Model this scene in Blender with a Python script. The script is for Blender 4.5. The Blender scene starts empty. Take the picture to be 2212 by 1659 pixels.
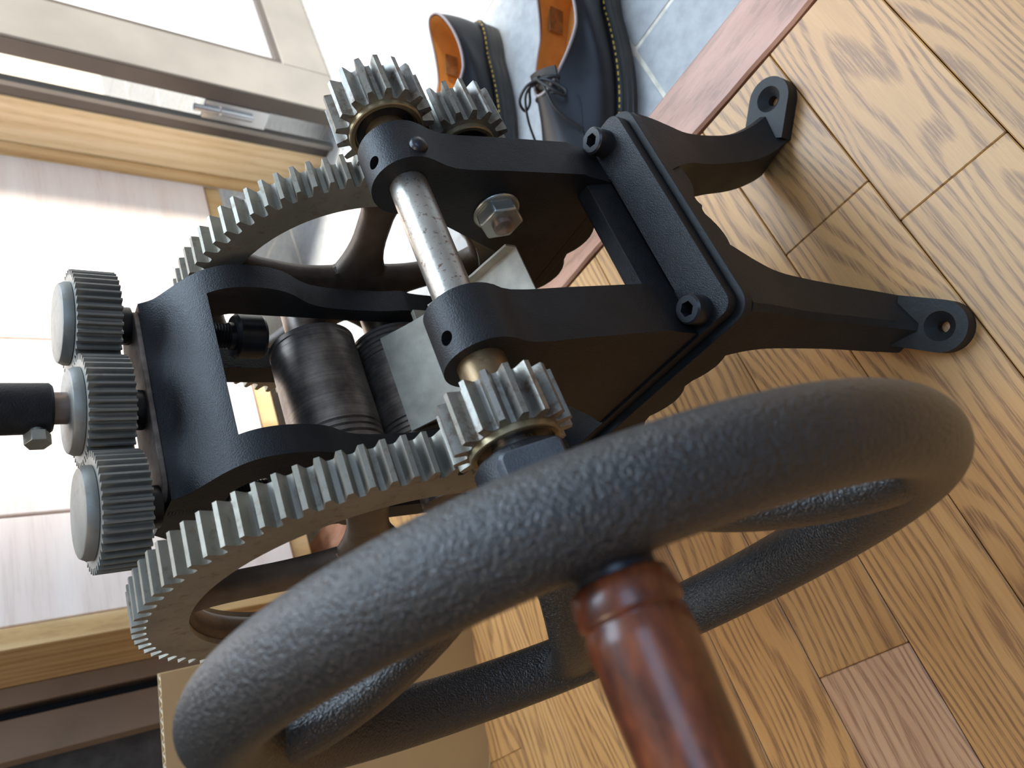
import bpy, bmesh, math, random
from math import sin, cos, pi, radians, sqrt, atan2
from mathutils import Vector, Matrix
from mathutils.geometry import tessellate_polygon

random.seed(7)
S = bpy.context.scene
COL = S.collection

# ------------------------------------------------------------------ camera
F_PX, PITCH, YAW, CAM_H = 1660.0, radians(38.4), radians(55.6), 0.47
h_ = Vector((cos(YAW), sin(YAW), 0)); r_ = Vector((sin(YAW), -cos(YAW), 0)); U_ = Vector((0, 0, 1))
fw_ = cos(PITCH) * h_ - sin(PITCH) * U_
up_ = sin(PITCH) * h_ + cos(PITCH) * U_
cd = bpy.data.cameras.new('camera')
cd.sensor_fit = 'HORIZONTAL'; cd.sensor_width = 36.0; cd.lens = F_PX / 2212 * 36.0
cd.clip_start = 0.005; cd.clip_end = 60
cd.dof.use_dof = True; cd.dof.focus_distance = 0.40; cd.dof.aperture_fstop = 13
cam = bpy.data.objects.new('camera', cd); COL.objects.link(cam)
M = Matrix.Identity(4)
for i, v in enumerate((-up_, r_, -fw_)):
    M[0][i], M[1][i], M[2][i] = v
M[0][3], M[1][3], M[2][3] = 0, 0, CAM_H
cam.matrix_world = M
S.camera = cam

# ------------------------------------------------------------------ exposure, world, lights
S.view_settings.view_transform = 'Standard'; S.view_settings.look = 'None'
S.view_settings.gamma = 1.0; S.view_settings.use_curve_mapping = False
S.view_settings.exposure = 0.13
W = bpy.data.worlds.new('world'); S.world = W; W.use_nodes = True
bg = W.node_tree.nodes['Background']
bg.inputs[0].default_value = (0.62, 0.78, 1.0, 1); bg.inputs[1].default_value = 0.22

def area(name, loc, target, sx, sy, power, col):
    d = bpy.data.lights.new(name, 'AREA'); d.shape = 'RECTANGLE'; d.size = sx; d.size_y = sy
    d.energy = power; d.color = col
    o = bpy.data.objects.new(name, d); COL.objects.link(o); o.location = loc
    o.rotation_euler = (Vector(target) - Vector(loc)).to_track_quat('-Z', 'Y').to_euler()
    return o
area('doorway_daylight', (1.04, 0.40, 1.30), (0.2, 0.38, 0.1), 0.66, 1.5, 33, (0.64, 0.81, 1.0))
area('side_blue_fill', (0.1, -1.5, 1.7), (0.25, 0.3, 0.2), 1.2, 1.0, 15, (0.45, 0.67, 1.0))  # added blue fill for highlights, no window seen on this side
area('warm_fill', (-0.9, 0.5, 2.1), (-0.1, 0.4, 0), 0.7, 0.7, 14, (1.0, 0.80, 0.58))  # added warm fill for the floor, no fixture behind it
sd = bpy.data.lights.new('hazy_sun', 'SUN'); sd.energy = 13.0; sd.angle = radians(12); sd.color = (1.0, 0.95, 0.86)
so_ = bpy.data.objects.new('hazy_sun', sd); COL.objects.link(so_); so_.location = (3, -1, 3)
so_.rotation_euler = Vector((-0.45, 0.90, -0.85)).to_track_quat('-Z', 'Y').to_euler()

# ------------------------------------------------------------------ materials
def newmat(name):
    m = bpy.data.materials.new(name); m.use_nodes = True
    nt = m.node_tree; b = nt.nodes['Principled BSDF']
    return m, nt, b
def N(nt, t, **kw):
    n = nt.nodes.new(t)
    for k, v in kw.items(): setattr(n, k, v)
    return n
def coords(nt, scale=(1, 1, 1), rnd=False):
    tc = N(nt, 'ShaderNodeTexCoord'); mp = N(nt, 'ShaderNodeMapping')
    mp.inputs['Scale'].default_value = scale
    src = tc.outputs['Object']
    if rnd:
        oi = N(nt, 'ShaderNodeObjectInfo'); mul = N(nt, 'ShaderNodeVectorMath', operation='SCALE')
        cmb = N(nt, 'ShaderNodeCombineXYZ')
        for i in range(3): nt.links.new(oi.outputs['Random'], cmb.inputs[i])
        nt.links.new(cmb.outputs[0], mul.inputs[0]); mul.inputs['Scale'].default_value = 7.0
        ad = N(nt, 'ShaderNodeVectorMath', operation='ADD')
        nt.links.new(src, ad.inputs[0]); nt.links.new(mul.outputs[0], ad.inputs[1]); src = ad.outputs[0]
    nt.links.new(src, mp.inputs['Vector'])
    return mp.outputs[0]
def noise(nt, vec, scale, detail=3, rough=0.55):
    n = N(nt, 'ShaderNodeTexNoise'); n.inputs['Scale'].default_value = scale
    n.inputs['Detail'].default_value = detail; n.inputs['Roughness'].default_value = rough
    nt.links.new(vec, n.inputs['Vector']); return n.outputs[0]
def ramp(nt, fac, stops):
    r = N(nt, 'ShaderNodeValToRGB'); e = r.color_ramp.elements
    while len(e) > 1: e.remove(e[0])
    e[0].position, e[0].color = stops[0][0], (*stops[0][1], 1)
    for p, c in stops[1:]:
        x = e.new(p); x.color = (*c, 1)
    nt.links.new(fac, r.inputs[0]); return r.outputs[0]
def g3(v): return (v, v, v)
def mix(nt, fac, a, b, mode='MIX'):
    m = N(nt, 'ShaderNodeMix', data_type='RGBA', blend_type=mode)
    if hasattr(fac, 'links'): nt.links.new(fac, m.inputs[0])
    else: m.inputs[0].default_value = fac
    for i, x in ((6, a), (7, b)):
        if hasattr(x, 'links'): nt.links.new(x, m.inputs[i])
        else: m.inputs[i].default_value = (*x, 1)
    return m.outputs[2]
def bump(nt, b, hgt, strength, dist):
    n = N(nt, 'ShaderNodeBump'); n.inputs['Strength'].default_value = strength; n.inputs['Distance'].default_value = dist
    nt.links.new(hgt, n.inputs['Height']); nt.links.new(n.outputs[0], b.inputs['Normal'])

def cast_iron(name, col=(0.012, 0.013, 0.015), rough=0.42, grain=700, strength=0.6, dist=0.0006, metal=0.0, spec=0.5, lump=60, lw=1.2):
    m, nt, b = newmat(name); v = coords(nt)
    n1 = noise(nt, v, grain, 2); n2 = noise(nt, v, lump, 3)
    c = ramp(nt, n2, [(0.3, tuple(x * 0.75 for x in col)), (0.7, tuple(x * 1.35 for x in col))])
    nt.links.new(c, b.inputs['Base Color'])
    ad = N(nt, 'ShaderNodeMath', operation='ADD'); nt.links.new(n1, ad.inputs[0])
    mu = N(nt, 'ShaderNodeMath', operation='MULTIPLY'); nt.links.new(n2, mu.inputs[0]); mu.inputs[1].default_value = lw
    nt.links.new(mu.outputs[0], ad.inputs[1])
    bump(nt, b, ad.outputs[0], strength, dist)
    b.inputs['Roughness'].default_value = rough; b.inputs['Metallic'].default_value = metal
    b.inputs['Specular IOR Level'].default_value = spec
    return m
def steel(name, col, rough=0.4, metal=0.85, speck=0.35, scol=(0.16, 0.10, 0.06), grain=420, sscale=160, th=(0.55, 0.72)):
    m, nt, b = newmat(name); v = coords(nt)
    n1 = noise(nt, v, sscale, 5, 0.7); n2 = noise(nt, v, 35, 3)
    f = ramp(nt, n1, [(th[0], g3(0)), (th[1], g3(1))])
    base = ramp(nt, n2, [(0.3, tuple(x * 0.82 for x in col)), (0.7, tuple(min(1, x * 1.12) for x in col))])
    mf = N(nt, 'ShaderNodeMath', operation='MULTIPLY'); nt.links.new(f, mf.inputs[0]); mf.inputs[1].default_value = speck
    nt.links.new(mix(nt, mf.outputs[0], base, scol), b.inputs['Base Color'])
    rr = N(nt, 'ShaderNodeMath', operation='MULTIPLY_ADD'); nt.links.new(n1, rr.inputs[0])
    rr.inputs[1].default_value = 0.3; rr.inputs[2].default_value = rough - 0.15
    nt.links.new(rr.outputs[0], b.inputs['Roughness'])
    b.inputs['Metallic'].default_value = metal
    bump(nt, b, noise(nt, v, grain, 2), 0.25, 0.0004)
    return m
def wood(name, stops, stretch=(1.0, 14.0, 14.0), scale=9.0, rough=0.4, pores=0.5, pore_col=(0.16, 0.08, 0.035), vary=0.25, coat=0.0, pore_scale=60):
    m, nt, b = newmat(name); v = coords(nt, stretch, rnd=True)
    n1 = noise(nt, v, scale, 4, 0.6)
    wv = N(nt, 'ShaderNodeTexWave', wave_type='BANDS', bands_direction='Y'); nt.links.new(v, wv.inputs['Vector'])
    wv.inputs['Scale'].default_value = 1.6; wv.inputs['Distortion'].default_value = 9.0
    wv.inputs['Detail'].default_value = 3.0; wv.inputs['Detail Scale'].default_value = 0.9
    mm = N(nt, 'ShaderNodeMath', operation='MULTIPLY_ADD'); nt.links.new(wv.outputs['Fac'], mm.inputs[0])
    mm.inputs[1].default_value = 0.35; nt.links.new(n1, mm.inputs[2])
    c = ramp(nt, mm.outputs[0], stops)
    v2 = coords(nt, (stretch[0] * 1.6, stretch[1] * 2.6, stretch[2] * 2.6), rnd=True)
    p = ramp(nt, noise(nt, v2, pore_scale / 6, 3, 0.65), [(0.50, g3(0)), (0.60, g3(1))])
    pm = ramp(nt, mm.outputs[0], [(0.35, g3(1)), (0.85, g3(0.25))])
    pf = N(nt, 'ShaderNodeMath', operation='MULTIPLY'); nt.links.new(p, pf.inputs[0]); nt.links.new(pm, pf.inputs[1])
    pf2 = N(nt, 'ShaderNodeMath', operation='MULTIPLY'); nt.links.new(pf.outputs[0], pf2.inputs[0]); pf2.inputs[1].default_value = pores
    c = mix(nt, pf2.outputs[0], c, pore_col)
    oi = N(nt, 'ShaderNodeObjectInfo')
    tint = ramp(nt, oi.outputs['Random'], [(0.0, g3(1.0 - vary)), (1.0, g3(1.0 + vary * 0.4))])
    c = mix(nt, 1.0, c, tint, 'MULTIPLY')
    nt.links.new(c, b.inputs['Base Color'])
    b.inputs['Roughness'].default_value = rough; b.inputs['Coat Weight'].default_value = coat
    b.inputs['Coat Roughness'].default_value = 0.12
    bump(nt, b, pf.outputs[0], -0.25, 0.0003)
    return m
def plain(name, col, rough=0.5, metal=0.0, nscale=None, namp=0.15, bstr=0.0, bscale=300, spec=0.5, sheen=0.0):
    m, nt, b = newmat(name)
    if nscale:
        v = coords(nt); n = noise(nt, v, nscale, 4)
        c = ramp(nt, n, [(0.3, tuple(x * (1 - namp) for x in col)), (0.7, tuple(min(1, x * (1 + namp)) for x in col))])
        nt.links.new(c, b.inputs['Base Color'])
        if bstr: bump(nt, b, noise(nt, v, bscale, 3), bstr, 0.0006)
    else:
        b.inputs['Base Color'].default_value = (*col, 1)
    b.inputs['Roughness'].default_value = rough; b.inputs['Metallic'].default_value = metal
    b.inputs['Specular IOR Level'].default_value = spec
    return m

IRON = cast_iron('black_cast_iron', col=(0.0085, 0.009, 0.0105), spec=0.33, rough=0.47, grain=1300, dist=0.00045, lump=110, lw=0.8)
BOSS = cast_iron('sky_tinted_boss_iron', col=(0.045, 0.050, 0.058), rough=0.5, grain=1000, strength=0.5, dist=0.0005)  # lighter than the hub iron, sky light put into the colour
IRON_W = cast_iron('black_textured_wheel_paint', col=(0.010, 0.011, 0.0125), rough=0.34, spec=0.78, grain=1050, strength=1.0, dist=0.0010, lump=520, lw=0.6)
IRON_B = cast_iron('black_base_paint', col=(0.010, 0.0105, 0.011), rough=0.58, spec=0.36, grain=420, strength=0.35, dist=0.0006)
CAP = cast_iron('black_oxide_screw', col=(0.02, 0.02, 0.023), rough=0.35, strength=0.1, metal=0.3)
HOLE = plain('recess_shade', (0.004, 0.004, 0.004), 0.8)  # near-black colour standing in for shade in holes and the trim gap
GEAR = steel('grey_plated_gear_steel', (0.27, 0.25, 0.205), 0.52, 0.6, 0.75)
PIN = steel('stained_pinion_steel', (0.27, 0.255, 0.22), 0.45, 0.65, 0.9, (0.14, 0.09, 0.06), sscale=150, th=(0.50, 0.66))
SPOKE = cast_iron('brown_rough_gear_web', col=(0.085, 0.062, 0.045), rough=0.5, grain=380, strength=0.3, metal=0.25)
RING = steel('bronze_worn_collar', (0.34, 0.27, 0.16), 0.45, 0.8, 0.4)
BRASSR = steel('brown_oily_bronze', (0.22, 0.15, 0.08), 0.42, 0.8, 0.7, (0.12, 0.06, 0.03), sscale=140)
SHAFT = steel('rust_speckled_shaft_steel', (0.50, 0.47, 0.42), 0.36, 0.9, 0.9, (0.17, 0.09, 0.05), sscale=380, th=(0.56, 0.66))
ROLL = steel('oiled_dark_roller_steel', (0.16, 0.14, 0.125), 0.3, 0.9, 0.35, (0.05, 0.03, 0.02), sscale=90)
ROLL, _nt, _b = newmat('oiled_brown_roller_steel')
_v = coords(_nt, (900, 12, 12)); _v2 = coords(_nt, (60, 60, 60))
_n = noise(_nt, _v, 1.0, 3, 0.6); _n2 = noise(_nt, _v2, 1.0, 4, 0.65)
_c = ramp(_nt, _n2, [(0.3, (0.13, 0.105, 0.09)), (0.6, (0.28, 0.235, 0.20)), (0.8, (0.40, 0.34, 0.29))])
_nt.links.new(mix(_nt, 0.40, _c, ramp(_nt, _n, [(0.35, g3(0.5)), (0.65, g3(1.15))]), 'MULTIPLY'), _b.inputs['Base Color'])
_b.inputs['Metallic'].default_value = 0.75; _b.inputs['Roughness'].default_value = 0.36
SHEET = plain('dull_grey_sheet_metal', (0.37, 0.335, 0.27), 0.6, 0.2, nscale=60, namp=0.25, bstr=0.1)
PAD = plain('worn_brown_machined_pad', (0.20, 0.155, 0.13), 0.6, 0.2, nscale=120, namp=0.45, bstr=0.3)
RUSTROD = steel('rusty_spindle_steel', (0.30, 0.22, 0.18), 0.4, 0.7, 0.6)
ZINC = steel('zinc_hex_steel', (0.42, 0.42, 0.37), 0.35, 0.8, 0.25)
SMALLG = steel('grey_adjusting_gear_steel', (0.235, 0.23, 0.205), 0.5, 0.5, 0.35)
HANDLE, _nt, _b = newmat('red_brown_varnished_wood')
_n1 = noise(_nt, coords(_nt, (55, 120, 120)), 1.0, 4, 0.6); _n2 = noise(_nt, coords(_nt, (170, 420, 420)), 1.0, 3, 0.6)
_c = ramp(_nt, _n1, [(0.32, (0.055, 0.013, 0.005)), (0.5, (0.135, 0.031, 0.009)), (0.64, (0.21, 0.055, 0.016)), (0.8, (0.34, 0.125, 0.045))])
_nt.links.new(mix(_nt, 0.6, _c, ramp(_nt, _n2, [(0.35, g3(0.55)), (0.6, g3(1.1))]), 'MULTIPLY'), _b.inputs['Base Color'])
_b.inputs['Roughness'].default_value = 0.38; _b.inputs['Coat Weight'].default_value = 0.25; _b.inputs['Coat Roughness'].default_value = 0.15
def oak(name, light, mid, dark, vary):
    """ring-porous oak: warped growth bands (cathedral figure) filled with fine dark pore streaks"""
    m, nt, b = newmat(name)
    def mth(op, a, c, d=None):
        n = N(nt, 'ShaderNodeMath', operation=op)
        for k, x in enumerate((a, c, d)):
            if x is None: continue
            if hasattr(x, 'links'): nt.links.new(x, n.inputs[k])
            else: n.inputs[k].default_value = x
        return n.outputs[0]
    v = coords(nt, (1, 1, 1), rnd=True)
    sx = N(nt, 'ShaderNodeSeparateXYZ'); nt.links.new(v, sx.inputs[0])
    warp = noise(nt, coords(nt, (3.0, 13, 13), rnd=True), 1.0, 2, 0.5)
    fine = noise(nt, coords(nt, (22, 160, 160), rnd=True), 1.0, 2, 0.6)
    a = mth('MULTIPLY_ADD', warp, 95.0, mth('MULTIPLY', sx.outputs[1], 760.0))
    a = mth('MULTIPLY_ADD', fine, 2.6, a)
    w = mth('MULTIPLY_ADD', mth('SINE', a, 0.0), 0.5, 0.5)
    band = ramp(nt, w, [(0.40, g3(0)), (0.90, g3(1))])
    st = ramp(nt, noise(nt, coords(nt, (38, 950, 950), rnd=True), 1.0, 3, 0.65), [(0.42, g3(0)), (0.56, g3(1))])
    tone = noise(nt, coords(nt, (2.5, 30, 30), rnd=True), 1.0, 3, 0.55)
    c = ramp(nt, tone, [(0.3, mid), (0.7, light)])
    pf = mth('MULTIPLY', mth('MULTIPLY_ADD', band, 0.80, 0.14), st)
    pf = mth('MULTIPLY', pf, ramp(nt, tone, [(0.25, g3(1.0)), (0.75, g3(0.65))]))
    c = mix(nt, mth('MULTIPLY', band, 0.28), c, dark)
    c = mix(nt, pf, c, dark)
    oi = N(nt, 'ShaderNodeObjectInfo')
    c = mix(nt, 1.0, c, ramp(nt, oi.outputs['Random'], [(0.0, g3(1.0 - vary)), (1.0, g3(1.0 + vary * 0.4))]), 'MULTIPLY')
    nt.links.new(c, b.inputs['Base Color'])
    b.inputs['Roughness'].default_value = 0.40; b.inputs['Specular IOR Level'].default_value = 0.40
    bump(nt, b, pf, -0.3, 0.0003)
    return m
OAK = oak('golden_oak_plank', (0.57, 0.315, 0.118), (0.485, 0.250, 0.084), (0.205, 0.098, 0.042), 0.14)
OAK_P = oak('pink_oak_plank', (0.58, 0.36, 0.21), (0.50, 0.29, 0.165), (0.26, 0.13, 0.07), 0.0)
SUB = plain('dark_joint', (0.10, 0.045, 0.015), 0.8)
KAMA = wood('pink_brown_step_edge_wood', [(0.2, (0.18, 0.072, 0.038)), (0.45, (0.32, 0.145, 0.085)), (0.85, (0.42, 0.21, 0.135))],
            stretch=(22.0, 2.0, 9.0), scale=3.0, rough=0.42, pores=0.6, vary=0.0)
TILE = plain('grey_mottled_floor_tile', (0.33, 0.335, 0.335), 0.55, nscale=70, namp=0.14, bstr=0.08, bscale=160)
GROUT = plain('pale_grout', (0.62, 0.57, 0.47), 0.85, nscale=90, namp=0.2)
CABDOOR = wood('pale_pinkish_door_veneer', [(0.2, (0.70, 0.56, 0.49)), (0.6, (0.77, 0.65, 0.58)), (0.9, (0.80, 0.70, 0.63))],
               stretch=(1.0, 4.0, 12.0), scale=3.0, rough=0.4, pores=0.1, vary=0.05)
YWOOD = wood('yellow_oak_trim', [(0.2, (0.38, 0.22, 0.085)), (0.6, (0.50, 0.32, 0.14)), (0.9, (0.58, 0.40, 0.20))],
             stretch=(10.0, 10.0, 1.0), scale=4.0, rough=0.4, pores=0.3, vary=0.08)
JAMBW = wood('light_oak_jamb', [(0.2, (0.50, 0.34, 0.17)), (0.6, (0.62, 0.46, 0.26)), (0.9, (0.68, 0.53, 0.33))],
             stretch=(10.0, 10.0, 1.0), scale=4.0, rough=0.4, pores=0.2, vary=0.05)
BROWNTRIM = plain('taupe_brown_trim', (0.23, 0.165, 0.115), 0.45, nscale=12, namp=0.15)
DARKWALL = plain('dark_grey_leather_panel', (0.045, 0.042, 0.038), 0.6, nscale=70, namp=0.4, bstr=0.5, bscale=260)
ALU = plain('grey_brown_aluminium', (0.20, 0.185, 0.165), 0.42, 0.35, nscale=9, namp=0.12)
ALU_D = plain('dark_bronze_aluminium', (0.075, 0.062, 0.055), 0.4, 0.4, nscale=9, namp=0.15)
ALU_H = plain('bare_aluminium', (0.55, 0.57, 0.6), 0.25, 0.9)
WALLW = plain('off_white_wallpaper', (0.62, 0.60, 0.56), 0.8, nscale=40, namp=0.05)
CARD = plain('tan_cardboard', (0.47, 0.32, 0.155), 0.75, nscale=14, namp=0.07)
CARDE = plain('pale_cardboard_fluting', (0.62, 0.52, 0.38), 0.8)
LEATHER = plain('black_smooth_leather', (0.010, 0.010, 0.012), 0.40, nscale=40, namp=0.4, bstr=0.12, bscale=500, spec=0.4)
LINING = plain('tan_orange_lining', (0.52, 0.22, 0.045), 0.6, nscale=60, namp=0.12)
BIND = plain('grey_edge_binding', (0.28, 0.24, 0.24), 0.5)
SOLE = plain('dark_translucent_rubber_sole', (0.035, 0.030, 0.024), 0.4, nscale=60, namp=0.2)
STITCH = plain('yellow_thread', (0.55, 0.36, 0.05), 0.6)
LACE = plain('black_round_lace', (0.010, 0.010, 0.012), 0.55, nscale=900, namp=0.4, bstr=0.4, bscale=1500)
LABELM = plain('brown_stamped_label', (0.20, 0.085, 0.025), 0.6, nscale=150, namp=0.3)
GLASS, _nt, _b = newmat('frosted_door_glass')
_b.inputs['Base Color'].default_value = (0.92, 0.94, 0.95, 1); _b.inputs['Roughness'].default_value = 0.5
_b.inputs['Transmission Weight'].default_value = 0.75; _b.inputs['IOR'].default_value = 1.3

# ------------------------------------------------------------------ mesh builder
class MB:
    def __init__(s): s.v = []; s.f = []
    def add(s, vs, fs):
        o = len(s.v); s.v += [tuple(p) for p in vs]; s.f += [tuple(i + o for i in f) for f in fs]; return s
    def box(s, x0, x1, y0, y1, z0, z1):
        return s.add([(x, y, z) for x in (x0, x1) for y in (y0, y1) for z in (z0, z1)],
                     [(0, 1, 3, 2), (4, 6, 7, 5), (0, 4, 5, 1), (2, 3, 7, 6), (0, 2, 6, 4), (1, 5, 7, 3)])
    def prism(s, outline, axis, a0, a1, holes=()):
        """extrude a 2D outline (with holes). axis X: (u,v)=(y,z); Y: (x,z); Z: (x,y)"""
        def P(u, v, a): return {'X': (a, u, v), 'Y': (u, a, v), 'Z': (u, v, a)}[axis]
        loops = [list(outline)] + [list(h) for h in holes]
        flat = [p for l in loops for p in l]; n = len(flat)
        if holes or len(outline) > 4:
            tris = tessellate_polygon([[Vector((p[0], p[1], 0)) for p in l] for l in loops])
        else:
            tris = [tuple(range(len(outline)))]
        vs = [P(u, v, a0) for u, v in flat] + [P(u, v, a1) for u, v in flat]
        fs = [tuple(t) for t in tris] + [tuple(i + n for i in t) for t in tris]
        k = 0
        for l in loops:
            m = len(l)
            for i in range(m):
                a, b = k + i, k + (i + 1) % m
                fs.append((a, b, b + n, a + n))
            k += m
        return s.add(vs, fs)
    def lathe(s, prof, c, d=(1, 0, 0), seg=48, close=True):
        """prof: list of (distance along d, radius)"""
        d = Vector(d).normalized(); c = Vector(c)
        e1 = d.orthogonal().normalized(); e2 = d.cross(e1)
        vs = []; fs = []; rows = len(prof)
        for t, r in prof:
            for k in range(seg):
                a = 2 * pi * k / seg
                vs.append(c + d * t + (e1 * cos(a) + e2 * sin(a)) * r)
        for i in range(rows - 1):
            for k in range(seg):
                a, b = i * seg + k, i * seg + (k + 1) % seg
                fs.append((a, b, b + seg, a + seg))
        if close:
            if prof[0][1] > 1e-6: fs.append(tuple(range(seg)))
            if prof[-1][1] > 1e-6: fs.append(tuple(range((rows - 1) * seg, rows * seg)))
        return s.add(vs, fs)
    def tube(s, pts, rad, seg=12, closed=False, cap=True, flat=None):
        """sweep circle (or ellipse flat=(a,b,normal)) along pts; rad float or list"""
        pts = [Vector(p) for p in pts]; n = len(pts)
        if not hasattr(rad, '__len__'): rad = [rad] * n
        vs = []; fs = []; prev = None
        for i, p in enumerate(pts):
            if closed: t = pts[(i + 1) % n] - pts[i - 1]
            else: t = pts[min(i + 1, n - 1)] - pts[max(i - 1, 0)]
            t.normalize()
            if flat: u = (flat[2] - t * flat[2].dot(t)).normalized()
            elif prev is None: u = t.orthogonal().normalized()
            else: u = (prev - t * prev.dot(t)).normalized()
            prev = u; w = t.cross(u)
            for k in range(seg):
                a = 2 * pi * k / seg
                if flat: vs.append(p + u * cos(a) * flat[0] * rad[i] + w * sin(a) * flat[1] * rad[i])
                else: vs.append(p + (u * cos(a) + w * sin(a)) * rad[i])
        m = n if closed else n - 1
        for i in range(m):
            for k in range(seg):
                a, b = i * seg + k, i * seg + (k + 1) % seg
                c_, d_ = ((i + 1) % n) * seg + (k + 1) % seg, ((i + 1) % n) * seg + k
                fs.append((a, b, c_, d_))
        if cap and not closed:
            fs.append(tuple(range(seg))); fs.append(tuple(range((n - 1) * seg, n * seg)))
        return s.add(vs, fs)
    def loft(s, loops, cap=True, closed_loop=True):
        m = len(loops[0]); vs = [p for l in loops for p in l]; fs = []
        for i in range(len(loops) - 1):
            for k in range(m if closed_loop else m - 1):
                a, b = i * m + k, i * m + (k + 1) % m
                fs.append((a, b, b + m, a + m))
        if cap:
            fs.append(tuple(range(m))); fs.append(tuple(range((len(loops) - 1) * m, len(loops) * m)))
        return s.add(vs, fs)
    def xform(s, mat):
        s.v = [tuple(mat @ Vector(p)) for p in s.v]; return s
    def mesh(s, name, c, angle):
        me = bpy.data.meshes.new(name)
        me.from_pydata([tuple(Vector(p) - c) for p in s.v], [], s.f)
        bm = bmesh.new(); bm.from_mesh(me)
        bmesh.ops.recalc_face_normals(bm, faces=bm.faces); bm.to_mesh(me); bm.free()
        if angle:
            me.shade_smooth(); me.set_sharp_from_angle(angle=radians(angle))
        return me
    def build(s, name, mat, parent=None, angle=35, bev=0.0, seg=2, origin=None):
        if origin is None:
            lo = [min(p[i] for p in s.v) for i in range(3)]; hi = [max(p[i] for p in s.v) for i in range(3)]
            c = Vector([(a + b) / 2 for a, b in zip(lo, hi)])
        else: c = Vector(origin)
        me = s.mesh(name, c, angle); me.materials.append(mat)
        o = bpy.data.objects.new(name, me); COL.objects.link(o)
        place(o, c, parent)
        if bev:
            md = o.modifiers.new('bevel', 'BEVEL'); md.width = bev; md.segments = seg
            md.limit_method = 'ANGLE'; md.angle_limit = radians(32)
        return o
ORG = {}
def place(o, c, parent=None):
    c = Vector(c); ORG[o.name] = c
    if parent: o.parent = parent; o.location = c - ORG[parent.name]
    else: o.location = c
def tag(o, label=None, cat=None, group=None, kind=None):
    if label: o['label'] = label
    if cat: o['category'] = cat
    if group: o['group'] = group
    if kind: o['kind'] = kind
    return o
def thing(name, loc, label, cat, group=None, kind=None):
    o = bpy.data.objects.new(name, None); o.empty_display_size = 0.05; COL.objects.link(o)
    place(o, loc); return tag(o, label, cat, group, kind)
def dup(o, delta, parent, mat=None):
    c = o.copy(); COL.objects.link(c); place(c, ORG[o.name] + Vector(delta), parent); return c
def cut(o, *mbs):
    """boolean difference with throw-away cutters, applied to the mesh"""
    dg = None; cutters = []
    for mb in mbs:
        me = mb.mesh('cutter', Vector((0, 0, 0)), 0)
        c = bpy.data.objects.new('cutter', me); COL.objects.link(c); cutters.append(c)
        md = o.modifiers.new('cut', 'BOOLEAN'); md.operation = 'DIFFERENCE'; md.object = c
        md.solver = 'EXACT'; md.use_self = True
        o.modifiers.move(len(o.modifiers) - 1, len(cutters) - 1)
    bev = [m for m in o.modifiers if m.type == 'BEVEL']
    for m in bev: m.show_viewport = False
    bpy.context.view_layer.update()
    dg = bpy.context.evaluated_depsgraph_get()
    me = bpy.data.meshes.new_from_object(o.evaluated_get(dg))
    old = o.data; o.data = me; me.name = old.name
    for m in list(o.modifiers):
        if m.type == 'BOOLEAN': o.modifiers.remove(m)
    for m in bev: m.show_viewport = True
    for c in cutters: bpy.data.objects.remove(c)
    me.shade_smooth(); me.set_sharp_from_angle(angle=radians(35))
    return o
def circle(cu, cv, r, n=48, a0=0, a1=2 * pi):
    full = abs(a1 - a0 - 2 * pi) < 1e-6
    m = n if full else n + 1
    return [(cu + r * cos(a0 + (a1 - a0) * k / n), cv + r * sin(a0 + (a1 - a0) * k / n)) for k in range(m)]
def spline(pts, n=6, closed=False):
    out = []; m = len(pts); pts = [Vector(p) for p in pts]
    for i in range(m if closed else m - 1):
        g = lambda k: pts[k % m] if closed else pts[max(0, min(m - 1, k))]
        p0, p1, p2, p3 = g(i - 1), g(i), g(i + 1), g(i + 2)
        for k in range(n):
            t = k / n
            out.append(0.5 * ((2 * p1) + (p2 - p0) * t + (2 * p0 - 5 * p1 + 4 * p2 - p3) * t * t + (3 * p1 - p0 - 3 * p2 + p3) * t ** 3))
    if not closed: out.append(pts[-1])
    return out
def rrect(x0, x1, y0, y1, r, n=5):
    o = []
    for cx, cy, a in ((x1 - r, y0 + r, -90), (x1 - r, y1 - r, 0), (x0 + r, y1 - r, 90), (x0 + r, y0 + r, 180)):
        for k in range(n + 1):
            t = radians(a + 90 * k / n); o.append((cx + r * cos(t), cy + r * sin(t)))
    return o
def gear_outline(cu, cv, n, ro, rr, phase):
    """involute-like toothed outline, tooth centre at angle `phase` (rad)"""
    p = 2 * pi / n; h = ro - rr; o = []
    prof = [(-0.5, 0.0), (-0.36, 0.02), (-0.29, 0.14), (-0.25, 0.35), (-0.20, 0.65), (-0.145, 0.93), (-0.125, 1.0),
            (0.125, 1.0), (0.145, 0.93), (0.20, 0.65), (0.25, 0.35), (0.29, 0.14), (0.36, 0.02)]
    for k in range(n):
        for u, t in prof:
            a = phase + (k + u) * p; r = rr + h * t
            o.append((cu + r * cos(a), cv + r * sin(a)))
    return o

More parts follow.
